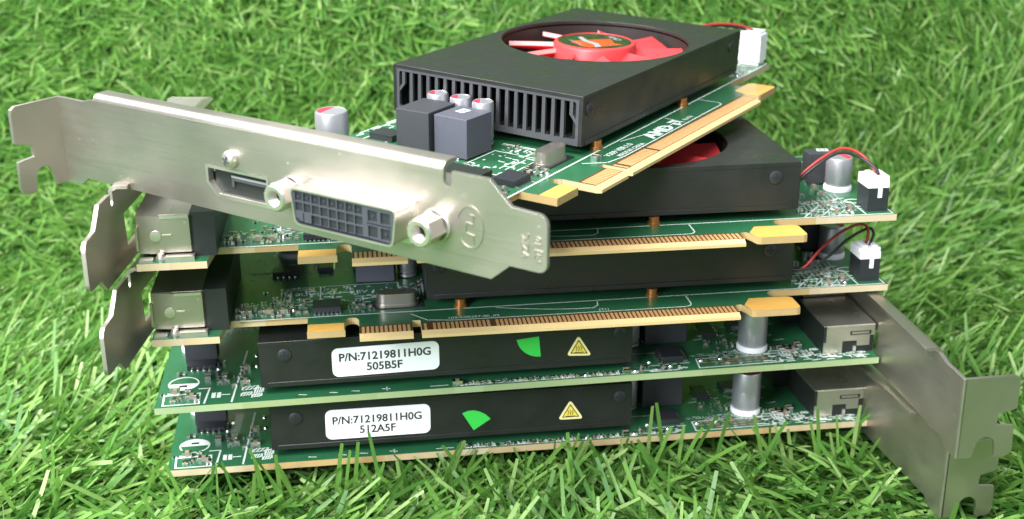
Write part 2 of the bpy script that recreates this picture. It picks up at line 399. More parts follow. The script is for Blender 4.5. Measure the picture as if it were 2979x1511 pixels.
# display socket
mb = MB()
dpo = [(63.85, 7.15), (47.35, 7.15), (47.35, 0.85), (61.28, 0.85), (63.85, 3.52)]
dpi = [(63.2, 6.6), (47.9, 6.6), (47.9, 1.5), (61.0, 1.5), (63.2, 3.8)]
mb.prism(dpo, -0.95, 0.4, 'x', holes=[dpi], mi=0)
mb.prism(dpo, 0.4, 11.5, 'x', holes=[dpi], mi=1)
mb.box(9.0, 9.3, 47.6, 63.6, 1.2, 7.0, 1)
mb.box(-.3, 9, 48.4, 57.6, 4.7, 5.7, 4); mb.box(-.3, 9, 57.0, 57.6, 3.4, 4.7, 4); mb.box(-.35, -.3, 48.4, 57.6, 5.3, 5.7, 3)
for y in (50.2, 56.0): mb.lathe([(.5, 0), (.4, .3), (.1, .42)], (2.2, y, 1.5), 'z', 10, 2)
mb.box(-.5, 3.0, 47.95, 60.9, 1.5, 1.62, 0)
mb.box(.85, .95, 54.0, 56.4, 4.2, 4.4, 3)
ME['dp'] = mb.mesh('display_socket', ['bright', 'fins', 'solder', 'can', 'grille'], 0)
# outer cans of both sockets behind the bracket (seen from the side)
mb = MB()
mb.box(0.3, 12.9, 44.9, 62.2, T, 8.6, 1)
mb.box(0.2, 13.0, 44.8, 62.25, 8.6, 8.85)
mb.prism([(0.2, 8.6), (0.2, 5.9), (1.4, 5.9), (1.4, 3.3), (4.5, 3.3), (4.5, 4.7), (8.2, 4.7), (8.2, T), (12.9, T), (12.9, 4.5), (12.3, 4.5), (12.3, 8.6)], 62.2, 62.5, 'y', holes=[[(1.0, 7.2), (6.4, 7.2), (6.4, 6.1), (1.0, 6.1)]])
mb.box(1.6, 5.9, 62.2, 62.45, 6.4, 6.9); mb.box(4.7, 5.5, 62.2, 62.6, T, 3.3); mb.box(9.0, 11.5, 62.2, 62.9, T, 2.1)
ME['dp_can'] = mb.mesh('display_socket_shield', ['bright', 'fins'], 0)
mb = MB()
mb.box(0.3, 11.4, 8.2, 43.5, 2.6, 11.0, 0)
mb.prism([(4.9, 2.9), (11.3, 2.9), (11.3, 10.9), (4.9, 10.9)], 7.15, 8.2, 'y', mi=0)
mb.add([(0.3, 8.15, 2.6), (4.9, 7.3, 2.6), (4.9, 7.3, 10.9), (0.3, 8.15, 10.9)], [(0, 1, 2, 3)], 0)
mb.box(0.0, 0.5, 7.3, 8.6, 3.4, 8.6, 0)
mb.box(5.4, 11.2, 6.9, 7.25, 10.4, 11.05, 1)
mb.box(11.4, 16.4, 7.9, 43.0, T, 11.3, 2)
mb.box(6.0, 12.0, 5.2, 7.3, T, 2.5, 1)
mb.box(0.6, 3.4, 5.2, 7.5, T, 1.95, 1)
mb.lathe([(1.1, 0), (1.1, .6), (.7, 1.4), (.2, 1.6)], (5.0, 6.4, T), 'z', 12, 1)
mb.lathe([(1.3, 0), (1.2, -.22), (.4, -.3)], (4.2, 7.15, 6.6), 'y', 12, 1)
mb.box(5.6, 7.4, 6.95, 7.2, 6.6, 6.9, 1)
ME['dvi_can'] = mb.mesh('video_socket_body', ['nickel', 'bright', 'fins', 'grille'], 40)

# cooler shroud: folded steel box, round fan opening, open grille end
SX0, SX1, SY0, SY1, SZ0, SZ1 = 60.4, 146.4, 13.7, 63.9, 3.8, 14.95
FX, FY, FR = 112.0, 39.0, 23.7
mb = MB()
w = 0.9
hole = [(FX + FR * math.cos(2 * math.pi * i / 72), FY + FR * math.sin(2 * math.pi * i / 72)) for i in range(72)]
mb.prism([(SX0, SY0), (SX1, SY0), (SX1, SY1), (SX0, SY1)], SZ1 - w, SZ1, 'z', holes=[hole])
def wall(x0, x1, y0, y1): mb.box(x0, x1, y0, y1, SZ0, SZ1 - w)
wall(SX0, SX1, SY0, SY0 + w); wall(SX0, SX1, SY1 - w, SY1); wall(SX1 - w, SX1, SY0 + w, SY1 - w)
mb.box(SX0 + 1.5, SX1 - 1.5, SY0 - .22, SY0, SZ0, SZ0 + 1.2); mb.box(SX0 + 1.5, SX1 - 1.5, SY1, SY1 + .22, SZ0, SZ0 + 1.2)
bm = bmesh.new()
ME['shroud'] = mb.mesh('cooler_shroud', 'shroud', 40, recalc=False)
b2 = bmesh.new(); b2.from_mesh(ME['shroud']); bmesh.ops.remove_doubles(b2, verts=b2.verts, dist=1e-6)
# drop the coincident inner faces where the walls meet the lid
bmesh.ops.recalc_face_normals(b2, faces=b2.faces); b2.to_mesh(ME['shroud']); b2.free(); bm.free()
mb = MB()
mb.prism([(SY0 + w, SZ0), (SY1 - w, SZ0), (SY1 - w, SZ1 - w), (SY0 + w, SZ1 - w)], SX0, SX0 + .8, 'x', holes=[rrect(SY0 + 1.6, SY1 - 1.6, 5.1, 13.5, .5, 3)])
ME['grille_frame'] = mb.mesh('grille_frame', 'grille', 0)
mb = MB(); mb.prism([(-.46, 4.8), (.46, 4.8), (.40, 13.8), (-.40, 13.8)], 0.05, .7, 'x')
ME['bar'] = mb.mesh('grille_bar', 'grille', 0)
mb = MB()
for s in ((0.4, 13.8), (0.4, 10.6), (-1.2, 8.6), (-1.2, 4.8)), : mb.prism([(a - .42, b) for a, b in s] + [(a + .42, b) for a, b in reversed(s)], 0.05, .7, 'x')
ME['endbar'] = mb.mesh('grille_bar', 'grille', 0)
# heat sink inside
mb = MB()
mb.box(SX0 + 2.5, SX1 - 1.5, SY0 + 1.2, SY1 - 1.2, SZ0 + .1, 5.0)
for k in range(19):
    y = SY0 + 3 + k * 2.45
    mb.box(SX0 + 2.5, 87.5, y, y + .6, 5.0, 13.2)
    mb.box(137.0, SX1 - 2, y, y + .6, 5.0, 13.2)
ME['sink'] = mb.mesh('heat_sink', 'fins', 0)
# fan
mb = MB()
mb.lathe([(10.5, 5.2), (10.5, 13.9), (10.2, 14.5), (9.5, 14.75), (9.45, 14.5), (0.2, 14.5)], (0, 0, 0), 'z', 48)
ME['hub'] = mb.mesh('fan', 'red', 40)
mb = MB(); NA, NR = 6, 5; top = []
for s in (0, 1):
    for j in range(NR):
        r = 10.2 + 12.4 * j / (NR - 1)
        for i in range(NA):
            t = i / (NA - 1)
            ang = math.radians(4 + 0.5 * (r - 10) - 58 * t + 3.0 * math.sin(math.pi * t))
            z = 13.3 - 4.6 * t - .6 * math.sin(math.pi * t) - (1.1 if s else 0) - 0.02 * (r - 10) * 2
            top.append((r * math.cos(ang), r * math.sin(ang), z))
fs = []; N = NA * NR
for j in range(NR - 1):
    for i in range(NA - 1):
        a = j * NA + i
        fs.append((a, a + 1, a + NA + 1, a + NA)); fs.append((N + a, N + a + NA, N + a + NA + 1, N + a + 1))
nmain = len(fs)
for i in range(NA - 1):
    a = (NR - 1) * NA + i; fs.append((a, a + 1, N + a + 1, N + a)); fs.append((i + 1, i, N + i, N + i + 1))
for j in range(NR - 1):
    a = j * NA; fs.append((a, a + NA, N + a + NA, N + a)); a = j * NA + NA - 1; fs.append((a + NA, a, N + a, N + a + NA))
mb.add(top, fs)
mb.m = [1 if any(set(f) == {j * NA, (j + 1) * NA, N + (j + 1) * NA, N + j * NA} for j in range(NR - 1)) else 0 for f in fs]  # raised edge faces get the paler red, a painted glare
ME['blade'] = mb.mesh('fan_blade', ['red', 'redglare'], 35)
mb = MB()
mb.lathe([(9.3, 14.5), (9.3, 14.6), (0.1, 14.6)], (0, 0, 0), 'z', 40)
# flat print: red wave panel and grey lettering
wav = [(-2.6, -7.9)] + [(-2.6 + 0.9 * math.sin(t), -7.9 + 15.6 * i / 10) for i, t in enumerate([k * .6 for k in range(11)])]
mb.poly([(-5.0, -1.0), (5.4, -2.4), (6.4, -0.6), (6.0, 1.8), (6.4, 4.0), (5.0, 6.2), (-4.4, 6.6), (-3.4, 4.0), (-4.4, 1.5)], 14.63, 1)
mb.poly([(0.6, -5.6), (2.0, -5.6), (2.9, -1.0), (2.3, 3.6), (3.6, 6.4), (1.8, 6.5), (0.7, 3.0), (1.4, -1.0)], 14.65, 2)
mb.text('AMD', 2.5, (-5.4, -3.6, 14.65), (0, 1, 0), (-1, 0, 0), 2, bold=.02)
mb.text('RADEON', 1.5, (5.9, -3.4, 14.67), (0, 1, 0), (-1, 0, 0), 2)
ME['hubsticker'] = mb.mesh('hub_sticker', ['sticker', 'logo_red', 'logo_grey'], 0)
mb = MB()
mb.lathe([(FR + .0, 5.02), (FR + .0, 13.75)], (FX, FY, 0), 'z', 60, caps=False)
ME['duct'] = mb.mesh('fan_duct', 'fins', 60, recalc=False)
mb = MB()
mb.lathe([(1.5, T), (1.5, 2.3), (1.2, 2.35), (1.2, 3.6)], (0, 0, 0), 'z', 14)
ME['spacer'] = mb.mesh('spacer', 'copper', 35)

# parts on the board
def cap_mesh(r, h, base):
    m = MB()
    if base: m.lathe([(r * 1.06, T), (r * 1.08, T + .9), (r * 1.0, T + 1.3)], (0, 0, 0), 'z', 28, 3)
    else: m.lathe([(r, T + .3), (r, T + 1.0)], (0, 0, 0), 'z', 28, 0)
    m.lathe([(r * .94, T + 1.2), (r * .94, T + 1.6), (r, T + 1.9), (r, T + h - .5), (r * .95, T + h - .1)], (0, 0, 0), 'z', 28, 0, caps=False)
    m.lathe([(r * .95, T + h - .1), (r * .88, T + h), (r * .84, T + h - .08)], (0, 0, 0), 'z', 28, 1, caps=False)
    z = T + h - .08
    ang = [math.radians(a) for a in range(0, 361, 12)]
    split = 17
    cir = [(r * .84 * math.cos(a), r * .84 * math.sin(a)) for a in ang]
    m.poly(cir[:split][0:13], z, 2); m.poly(cir[12:] , z, 0)
    return m.mesh('capacitor', ['can', 'canrim', 'capred', 'white'], 40)
ME['cap_big'] = cap_mesh(3.5, 11.3, True)
ME['cap_tail'] = cap_mesh(3.2, 8.3, True)
ME['cap_slim'] = cap_mesh(2.45, 10.0, False)
def ind_mesh(a, b, h, body='ferrite'):
    m = MB(); m.box(-a / 2, a / 2, -b / 2, b / 2, T + .25, T + h, 0)
    m.box(-a / 2 - .05, -a / 2 + 1.2, -b / 4, b / 4, T, T + .3, 1); m.box(a / 2 - 1.2, a / 2 + .05, -b / 4, b / 4, T, T + .3, 1)
    return m.mesh('inductor', [body, 'solder'], 0)
ME['ind_a'] = ind_mesh(9.2, 8.7, 9.0); ME['ind_b'] = ind_mesh(10.6, 8.6, 9.3, 'ferrite_dark'); ME['ind_t'] = ind_mesh(7.6, 4.8, 8.0, 'ferrite_dark')
mb = MB()
mb.poly([(-1.6, -1.0), (1.3, -1.3), (1.7, 1.0), (-1.2, 1.3)], 0.02, 0); mb.poly([(-.9, -.5), (.7, -.7), (.9, .5), (-.7, .7)], 0.05, 1); mb.poly([(-.5, -.2), (.4, -.3), (.5, .25), (-.4, .3)], 0.08, 0)
ME['indmark'] = mb.mesh('inductor_mark', ['silk', 'ferrite'], 0)
# quartz crystal: stadium can on a flange
mb = MB()
def stad(l, w_): return [(x + (l - w_) / 2, y) for x, y in arc(0, 0, w_ / 2, -90, 90, 8)] + [(x - (l - w_) / 2, y) for x, y in arc(0, 0, w_ / 2, 90, 270, 8)]
mb.prism(stad(9.9, 4.4), T + .2, T + .7, 'z', mi=0)
mb.prism(stad(9.2, 3.7), T + .7, T + 3.3, 'z', mi=0)
mb.box(-6.0, 6.0, -2.5, 2.5, T, T + .22, 1)
ME['crystal'] = mb.mesh('crystal', ['nickel', 'chip'], 40)
mb = MB(); mb.box(-3.2, 3.2, -2.6, 2.6, T + .15, T + 1.4, 0)
for k in range(7):
    for s in (-1, 1): mb.box(-2.9 + k * .95, -2.45 + k * .95, s * 3.6 if s < 0 else 2.6, -2.6 if s < 0 else 3.6, T, T + .35, 1)
ME['ic'] = mb.mesh('chip', ['chip', 'solder'], 0)
mb = MB(); mb.box(-3.3, 3.3, -1.4, 2.2, T + .1, T + 1.2, 0)
for k in range(4): mb.lathe([(.5, T), (.45, T + .4), (.1, T + .6)], (-2.1 + k * 1.38, 2.75, 0), 'z', 10, 1)
mb.box(-2.6, 2.6, -1.8, -1.4, T, T + .5, 1)
ME['mosfet'] = mb.mesh('transistor', ['chip', 'solder'], 35)
def smd(a, b, h, body, name):
    m = MB(); e = a * .30
    m.box(-a / 2 + e, a / 2 - e, -b / 2, b / 2, T + .05, T + h, 0)
    m.box(-a / 2, -a / 2 + e, -b / 2 - .02, b / 2 + .02, T, T + h + .03, 1); m.box(a / 2 - e, a / 2, -b / 2 - .02, b / 2 + .02, T, T + h + .03, 1)
    return m.mesh(name, [body, 'solder'], 0)
ME['smd_tan'] = smd(1.25, .65, .6, 'tan', 'chip_capacitor'); ME['smd_blk'] = smd(1.2, .62, .38, 'chip', 'chip_resistor')
ME['smd_big'] = smd(2.3, 1.4, 1.1, 'tan', 'chip_capacitor'); ME['smd_bigb'] = smd(2.0, 1.3, .6, 'chip', 'chip_resistor')
mb = MB(); mb.lathe([(.62, T), (.55, T + .35), (.3, T + .6), (.05, T + .68)], (0, 0, 0), 'z', 12)
ME['joint'] = mb.mesh('solder_joint', 'solder', 40)
# fan plug: black header with a white plug whose latch shows as a T, or the all-white kind
def plug(base):
    m = MB()
    m.box(-2.45, 2.45, -3.2, 3.2, T, T + 5.6, 0)
    m.box(-2.7, 2.35, -3.35, 3.0, T + 5.65, T + 7.4, 1); m.box(-2.9, 2.5, -2.6, 2.4, T + 7.35, T + 8.2, 1)
    m.box(-0.2, 0.75, -3.45, -3.2, T + 3.3, T + 5.7, 1)
    m.box(-1.6, -.5, -2.0, 2.0, T + 8.2, T + 8.6, 1); m.box(.8, 1.9, -2.0, 2.0, T + 8.2, T + 8.6, 1)
    return m.mesh('fan_plug', [base, 'white'], 0)
ME['plug_b'] = plug('chip')
mb = MB(); mb.box(-2.5, 2.5, -3.3, 3.3, T + 1.0, T + 8.6); mb.box(-2.65, 2.65, -2.6, 2.6, T + 8.55, T + 9.4); mb.box(-2.2, 2.2, -2.9, 2.9, T, T + 1.0)
mb.box(-2.72, -2.5, -3.3, 3.3, T + 7.4, T + 8.6)
ME['plug_w'] = mb.mesh('fan_plug', 'white', 0)

# ------------------------------------------------------------------ silk-screen print shared by the cards
def silkscreen():
    s = MB(); z = T + .03
    s.line([(18.5, 12.2), (168.5, 13.9)], .42, z)
    s.line([(60, 6.9), (66, 6.0), (118.5, 6.3)] + [(118.8 + 1.8 * math.sin(t), 8.1 - 1.8 * math.cos(t)) for t in (.4, .8, 1.2, 1.57)] + [(120.6, 12.6)], .32, z + .02)
    s.line([(56.5, 11.0), (60, 6.9)], .32, z + .02)
    arcp = [(76 + 22 * t, 12.0 - 3.4 * math.sin(math.pi * t * .55)) for t in [i / 12 for i in range(13)]] + [(99.2, 10.0), (99.5, 12.2)]
    s.line(arcp, .3, z + .04)
    s.line([(43.4, 20), (54.2, 20.2), (54.4, 31.8), (43.5, 31.8)], .3, z); s.line([(60, 22.5), (60, 33)], .5, z); s.line([(59.2, 22.5), (59.2, 33)], .25, z)
    s.line([(27, 31), (43.5, 31.8)], .3, z + .01); s.line([(40, 13), (40, 20), (28, 20)], .25, z + .01); s.line([(36, 22), (36, 30), (29, 30), (29, 22), (36, 22)], .25, z + .01)
    s.line([(44, 22.5), (52, 22.5)], .25, z); s.line([(44, 24), (50, 24)], .25, z)
    # empty rectangle with reference letters near the front bracket
    for i in range(110):
        x = random.uniform(26, 58); y = random.uniform(21, 31)
        a = random.choice([(1.1, .55), (.5, 1.0), (1.6, .3), (.3, 1.4)])
        s.line([(x, y), (x + a[0] * random.uniform(.6, 1.3), y)], random.uniform(.22, .55), z + random.uniform(0, .02)) if random.random() < .5 else s.line([(x, y), (x, y + a[1] * random.uniform(.6, 1.3))], random.uniform(.22, .5), z + random.uniform(0, .02))
    # tail
    s.line([(148.5, 14.3), (156, 24), (163, 24), (163, 13.9), (169.4, 13.9), (169.4, 22.2)], .3, z + .02)
    s.line([(152, 13.5), (158, 21.5)], .25, z + .03); s.line([(156, 13.6), (160.5, 19.5), (160.5, 24)], .25, z + .03)
    ov = [(163.9 + 2.1 * math.cos(t), 24.2 + 1.5 * math.sin(t)) for t in [k * math.pi / 10 for k in range(21)]]
    s.line(ov, .5, z + .04)
    for i in range(9): s.line([(148 + i * 1.5, 13.8), (150.5 + i * 1.3, 17.5 + i * .3), (151 + i * 1.3, 24 + i * .8)], .22, z + .01 * i, 1)
    for i in range(60):
        x = random.uniform(148, 163); y = random.uniform(13.4, 27)
        s.line([(x, y), (x + random.uniform(.5, 1.8), y)], random.uniform(.2, .5), z + random.uniform(.0, .02))
    # upper edge, seen on the two lowest cards
    n0 = len(s.v)
    s.line([(153.1, 67.4), (151.2, 40)], .42, z); s.line([(159.2, 67.2), (158.6, 59.6), (161.0, 59.6)], .42, z + .01); s.line([(60, 67.45), (101, 67.45)], .35, z)
    s.line([(102, 67.4), (102, 65.9)], .35, z + .01)
    for x in (98, 94.5, 90.2, 87.0, 83.5, 80.6, 77, 74.4, 71.0, 67.2, 63.6): s.line([(x, 65.6), (x, 67.3)], random.uniform(.25, .45), z + .02)
    for i in range(70):
        x = random.uniform(46, 102); q = random.uniform(66.2, 67.5); s.line([(x, q), (x + random.uniform(.3, 1.8), q)], random.uniform(.3, .6), z + .03)
    for i in range(40):
        x = random.uniform(60, 102); s.line([(x, 66.2), (x, 67.6)], random.uniform(.2, .35), z + .05)
    s.line([(168.6, 62.2), (160.6, 61.8), (160.4, 67.2), (168.4, 67.2), (168.6, 62.2)], .42, z); s.line([(161.4, 62.2), (161.3, 67.0)], .3, z + .03)
    for i in range(40):
        x = random.uniform(27, 44); y = random.uniform(59.0, 62.0); s.line([(x, y), (x + random.uniform(.4, 2.2), y)], random.uniform(.2, .4), z + .05, 1)
    for i in range(22):
        x = 27 + (i % 8) * 2.1; y = 63.2 + (i // 8) * 1.3; s.line([(x, y), (x + .9, y)], .5, z + .02, 2)
    s.line([(44.2, 67.2), (43.8, 62.2), (26.2, 62.4)], .32, z); s.line([(44.2, 67.2), (24.0, 66.9)], .32, z + .01); s.line([(26.0, 62.4), (25.6, 64.2), (24.0, 64.2), (23.6, 66.9)], .32, z + .02)
    for (px, py) in ((23, 63), (19.5, 63), (16, 63), (12.5, 63.4), (9, 63.8), (6, 64.6)):
        s.line([(px, py - 1.6), (px, py + 1.2), (px - 2.4, py + 1.2), (px - 2.4, py + 3.2)], .28, z + .01); s.line([(px - .8, py - 1.6), (px - .8, py + .4)], .25, z + .02)
        s.line([(px - 1.0, py + 1.9), (px - 2.2, py + 2.6)], .5, z + .03)
    for i in range(110):
        x = random.uniform(2, 27); y = random.uniform(60.5, 67.4)
        s.line([(x, y), (x + random.uniform(.4, 1.6), y)], random.uniform(.25, .5), z + random.uniform(.03, .06))
    s.line([(46, 57.5), (60, 57.0)], .25, z); s.line([(46, 63.9), (58, 64.3), (58, 66.5)], .3, z)
    circ = [(28.6 + 4.6 * math.cos(t), 58.1 + 4.6 * math.sin(t)) for t in [k * math.pi / 14 for k in range(29)]]
    s.line(circ, .3, z)
    # three hatched blocks beside the cooler, towards the tail
    for (cx, cy, a, b) in ((149.3, 60.6, 3.6, 1.4), (150.0, 63.6, 2.4, 1.3), (147.6, 64.7, 2.2, 1.3), (147.2, 62.0, 2.0, 2.4)):
        s.line([(cx - a / 2, cy - b / 2), (cx + a / 2, cy - b / 2 + .6), (cx + a / 2, cy + b / 2 + .6), (cx - a / 2, cy + b / 2), (cx - a / 2, cy - b / 2)], .22, z)
        for k in range(4): s.line([(cx - a / 2 + a * k / 4, cy - b / 2 + .1), (cx - a / 2 + a * (k + 1) / 4, cy + b / 2 + .4)], .3, z + .02)
    for x in (157.4, 156.2): s.line([(x, 62.6), (x, 64.4)], .9, z)
    s.line([(155.4, 63.5), (153.9, 63.5)], .4, z)
    for x in (138, 131, 126, 119): s.line([(x, 66.3), (x - 1.6, 66.6)], .3, z)
    s.line([(118, 65.6), (118, 67.2)], .25, z); s.line([(108, 66.8), (104, 66.8)], .3, z)
    s.v[n0:] = [(p[0], p[1] - 2.1, p[2]) for p in s.v[n0:]]
    # by the display socket / big capacitor, seen behind the bracket of the top card
    for i in range(40):
        x = random.uniform(18, 42); y = random.uniform(38, 54)
        s.line([(x, y), (x + random.uniform(.5, 2.0), y + random.uniform(-.3, .3))], random.uniform(.25, .5), z + random.uniform(0, .02), 1)
    return s.mesh('silkscreen_print', ['silk', 'silkdim', 'brownpad'], 0, recalc=False)
ME['silk'] = silkscreen()

def label_mesh(x0, x1, z0, z1, lines, tilt, y):
    """rounded paper label on the long upper side of a cooler, read from +y"""
    m = MB()
    rr = rrect(x0, x1, z0, z1, 1.5)
    cx, cz = (x0 + x1) / 2, (z0 + z1) / 2
    m.prism(rr, y, y + .09, 'y')
    return m.mesh('part_number_label', 'paper', 0)

def label_text(x_left, z_top, size, lines, y, cx):
    m = MB()
    for i, (s, x, zz, sz, dz) in enumerate(lines):
        m.text(s, sz, (x, y, zz), (-1, 0, dz), (dz * -.0, 0, 1), bold=0.012)
    return m.mesh('label_text', 'ink', 0, recalc=False)

# ------------------------------------------------------------------ one card
def smd_spots(seed, zones, blocked, n_try=40):
    rnd = random.Random(seed); out = []
    for (x0, x1, y0, y1, n) in zones:
        k = 0; tries = 0
        while k < n and tries < n * n_try:
            tries += 1
            x = x0 + round((rnd.uniform(0, x1 - x0)) / .35) * .35; y = y0 + round(rnd.uniform(0, y1 - y0) / .35) * .35
            if any(abs(x - a) < 1.35 and abs(y - b) < 1.2 for a, b, *_ in out): continue
            if any(bx0 < x < bx1 and by0 < y < by1 for bx0, bx1, by0, by1 in blocked): continue
            out.append((x, y, rnd.choice((0, 0, math.pi / 2)), rnd.random())); k += 1
    return out

BLOCK = [(42, 55.6, 30.8, 52.5), (53.8, 61, 33, 53), (48.6, 60.0, 11.8, 19.6), (33, 42.5, 12.6, 21.2), (24.4, 32.8, 51.8, 60.2), (159.4, 168.4, 27.8, 46.5), (161.8, 170.2, 13.2, 23.2),
         (157.6, 168, 42, 53), (0, 17, 4, 45), (0, 14, 45, 66.4), (59.6, 147.2, 12.6, 64.4), (45.5, 53.5, 53.5, 61.8), (158, 169.4, 50.2, 58.4)]
ZONE_FRONT = [(17.5, 33, 13.8, 22.5, 44), (42.6, 48.5, 14, 19.5, 9), (56, 60, 20, 31, 6), (20, 42, 23, 31, 10), (20, 32, 32, 50, 30), (33, 42, 33, 60, 26)]
ZONE_TAIL = [(148.4, 161.6, 14.2, 24.5, 17), (149, 158.5, 26, 44, 8)]
ZONE_TOP = [(58, 102, 64.6, 65.3, 40), (14, 44, 60.4, 64.4, 16), (46, 58.5, 62.4, 64.4, 6), (33, 44, 48, 59.5, 10), (18, 27, 56, 60, 5)]
ZONE_LEFT = [(154.5, 158, 52.2, 55.5, 3), (161.0, 168, 60.6, 64.2, 6), (149.5, 158, 48, 58, 8), (158.5, 169, 58.7, 60.2, 4)]

def card(name, pose, label, cfg):
    root = bpy.data.objects.new(name, None); COL.objects.link(root)
    root.empty_display_size = .1
    X, Y, Z, rx, ry, rz = pose
    root.location = (X * U, Y * U, Z * U); root.rotation_euler = (rx, ry, rz)
    root['label'] = label; root['category'] = 'graphics card'; root['group'] = 'graphics cards stacked on the grass mat'
    A = lambda n, key, loc=(0, 0, 0), rot=(0, 0, 0), bevel=0, parent=None: put(n, ME[key], parent or root, loc, rot, bevel)
    bd = A('circuit_board', 'board')
    if cfg.get('edge'):
        bd.material_slots[1].link = 'OBJECT'; bd.material_slots[1].material = MT[cfg['edge']]
    A('silkscreen_print', 'silk')
    # bracket and what is screwed into it
    tl, tr, RB = bracket_pose(*BRK[cfg['n']])
    br = A('bracket', 'bracket', tl, tr, .16)
    if cfg.get('face'):
        A('stamped_emblem', 'emblem', parent=br); A('stamped_lettering', 'stamp', parent=br)
        sh = A('video_socket', 'dvi_shell', tl, tr); A('pin_insert', 'dvi_insert', parent=sh)
        A('display_socket', 'dp', tl, tr)
        for y, z in ((41.2, 5.6), (8.2, 5.3)):
            c = RB @ Vector((0, y, z)) + Vector(tl); A('standoff', 'standoff', c, tr)
        c = RB @ Vector((-.86, 56.6, 9.4)) + Vector(tl); A('bracket_screw', 'panscrew', c, (tr[0] + .5, 0, tr[2]))
    A('video_socket_body', 'dvi_can'); A('display_socket_shield', 'dp_can')
    # cooler
    ct = cfg.get('cooler_tilt', 0.0); cp = (0, 13.7 * (1 - math.cos(ct)), -13.7 * math.sin(ct)); cq = (ct, 0, 0)
    sh = A('cooler_shroud', 'shroud', cp, cq, bevel=.45)
    A('grille_frame', 'grille_frame', parent=sh)
    for k in range(20):
        y = SY0 + 2.6 + k * (SY1 - SY0 - 5.2) / 19
        e = k in (0, 19)
        b = A('grille_bar', 'endbar' if e else 'bar', (SX0, y if not e else (y - 0.2 if k == 0 else y + .2), 0), parent=sh)
        if k == 19: b.scale = (1, -1, 1)
        if k == 0: b.scale = (1, 1, 1)
    for x in (63.4, 140.6):
        A('screw', 'sidescrew', (x, SY1, 11.6), parent=sh)
        A('screw', 'sidescrew', (x, SY0, 11.6), (0, 0, math.pi), parent=sh)
    A('heat_sink', 'sink', cp, cq); A('fan_duct', 'duct', cp, cq)
    fan = A('fan', 'hub', (FX, FY, (FY - 13.7) * math.sin(ct)), (ct, 0, cfg.get('fan', 0)))
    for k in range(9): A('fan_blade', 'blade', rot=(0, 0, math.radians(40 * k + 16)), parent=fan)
    st = A('hub_sticker', 'hubsticker', parent=fan, rot=(0, 0, -cfg.get('fan', 0) + math.radians(148)))
    for x in (68.0, 112.8):
        A('spacer', 'spacer', (x, 14.0, 0))
    # tall components
    cr = lambda: random.uniform(-.25, .25)
    A('capacitor', 'cap_big', (28.6, 56.0, 0), (0, 0, math.radians(25)))
    A('capacitor', 'cap_tail', (163.9, 34.6, 0), (0, 0, math.radians(-60)))
    for x, y in ((57.7, 49.3), (57.5, 42.9), (56.9, 36.6)): A('capacitor', 'cap_slim', (x, y, 0), (0, 0, math.radians(45) + cr()))
    i1 = A('inductor', 'ind_a', (49.2, 36.7, 0), (0, 0, -.04), .25); i2 = A('inductor', 'ind_b', (48.9, 46.3, 0), (0, 0, .02), .25); i3 = A('inductor', 'ind_t', (161.6, 41.2, 0), bevel=.25)
    A('inductor_mark', 'indmark', (1.2, .9, T + 9.0), parent=i1); A('inductor_mark', 'indmark', (0.6, 1.0, T + 8.0), parent=i3)
    A('crystal', 'crystal', (53.6, 17.3, 0)); A('chip', 'ic', (37.6, 17.0, 0)); A('chip', 'ic', (49.6, 57.6, 0), (0, 0, math.pi / 2))
    A('transistor', 'mosfet', (161.4, 45.1, 0)); A('transistor', 'mosfet', (37.5, 45.0, 0), (0, 0, math.pi / 2)); A('transistor', 'mosfet', (27.5, 42.0, 0), (0, 0, math.pi))
    if cfg.get('fingers'):
        A('connector_edge', 'comb'); A('retention_hook', 'hook'); A('bare_tab', 'tabgold')
        xs = [45.65 + i for i in range(11)] + [59.3 + i for i in range(71)]
        for i, x in enumerate(xs):
            if i in (12, 26): continue
            A('gold_contact', 'contact', (x, 0, T))
    # small soldered parts
    spots = smd_spots(cfg['seed'], cfg['zones'], BLOCK)
    for x, y, r, q in spots:
        k = 'smd_tan' if q < .5 else ('smd_blk' if q < .86 else 'smd_big' if q < .95 else 'joint')
        A(ME[k].name.split('.')[0], k, (x, y, 0), (0, 0, r))
    if 'extra' in cfg:
        for k, x, y, r in cfg['extra']: A(ME[k].name.split('.')[0], k, (x, y, 0), (0, 0, r))
    return root

def smooth_curve(pts, n=8):
    pts = [Vector(p) for p in pts]; out = []
    P = [pts[0] * 2 - pts[1]] + pts + [pts[-1] * 2 - pts[-2]]
    for i in range(1, len(P) - 2):
        for k in range(n):
            t = k / n
            out.append(0.5 * ((2 * P[i]) + (P[i + 1] - P[i - 1]) * t + (2 * P[i - 1] - 5 * P[i] + 4 * P[i + 1] - P[i + 2]) * t * t + (3 * P[i] - P[i - 1] - 3 * P[i + 1] + P[i + 2]) * t ** 3))
    out.append(pts[-1]); return out

def wires(root, paths):
    for (pts, m) in paths:
        mb = MB(); mb.tube(smooth_curve(pts), .36, 8)
        o = put('fan_wire', mb.mesh('fan_wire', m, 60), root)
        o['label'] = 'red fan wire' if m == 'wirered' else 'black fan wire'

def board_text(root, items, name='board_lettering'):
    mb = MB()
    for s, size, x, y, bold in items:
        mb.text(s, size, (x, y, T + .06), (1, 0, 0), (0, 1, 0), bold=bold)
    put(name, mb.mesh(name, 'silk', 0, recalc=False), root)

POSE = {1: (-5.6692, -68.0064, 64.0788, 0.023, -0.0166, 1.0095), 2: (-77.9753, -30.6364, 47.2981, -0.0039, -0.0027, 0.1274),
        3: (-77.5838, -27.3596, 28.6423, -0.0055, -0.004, 0.1244), 4: (79.5436, 68.8577, 12.3061, -0.0068, 0.0096, 3.2745),
        5: (78.2797, 73.8901, -9.4781, 0.0248, -0.01, 3.3005)}
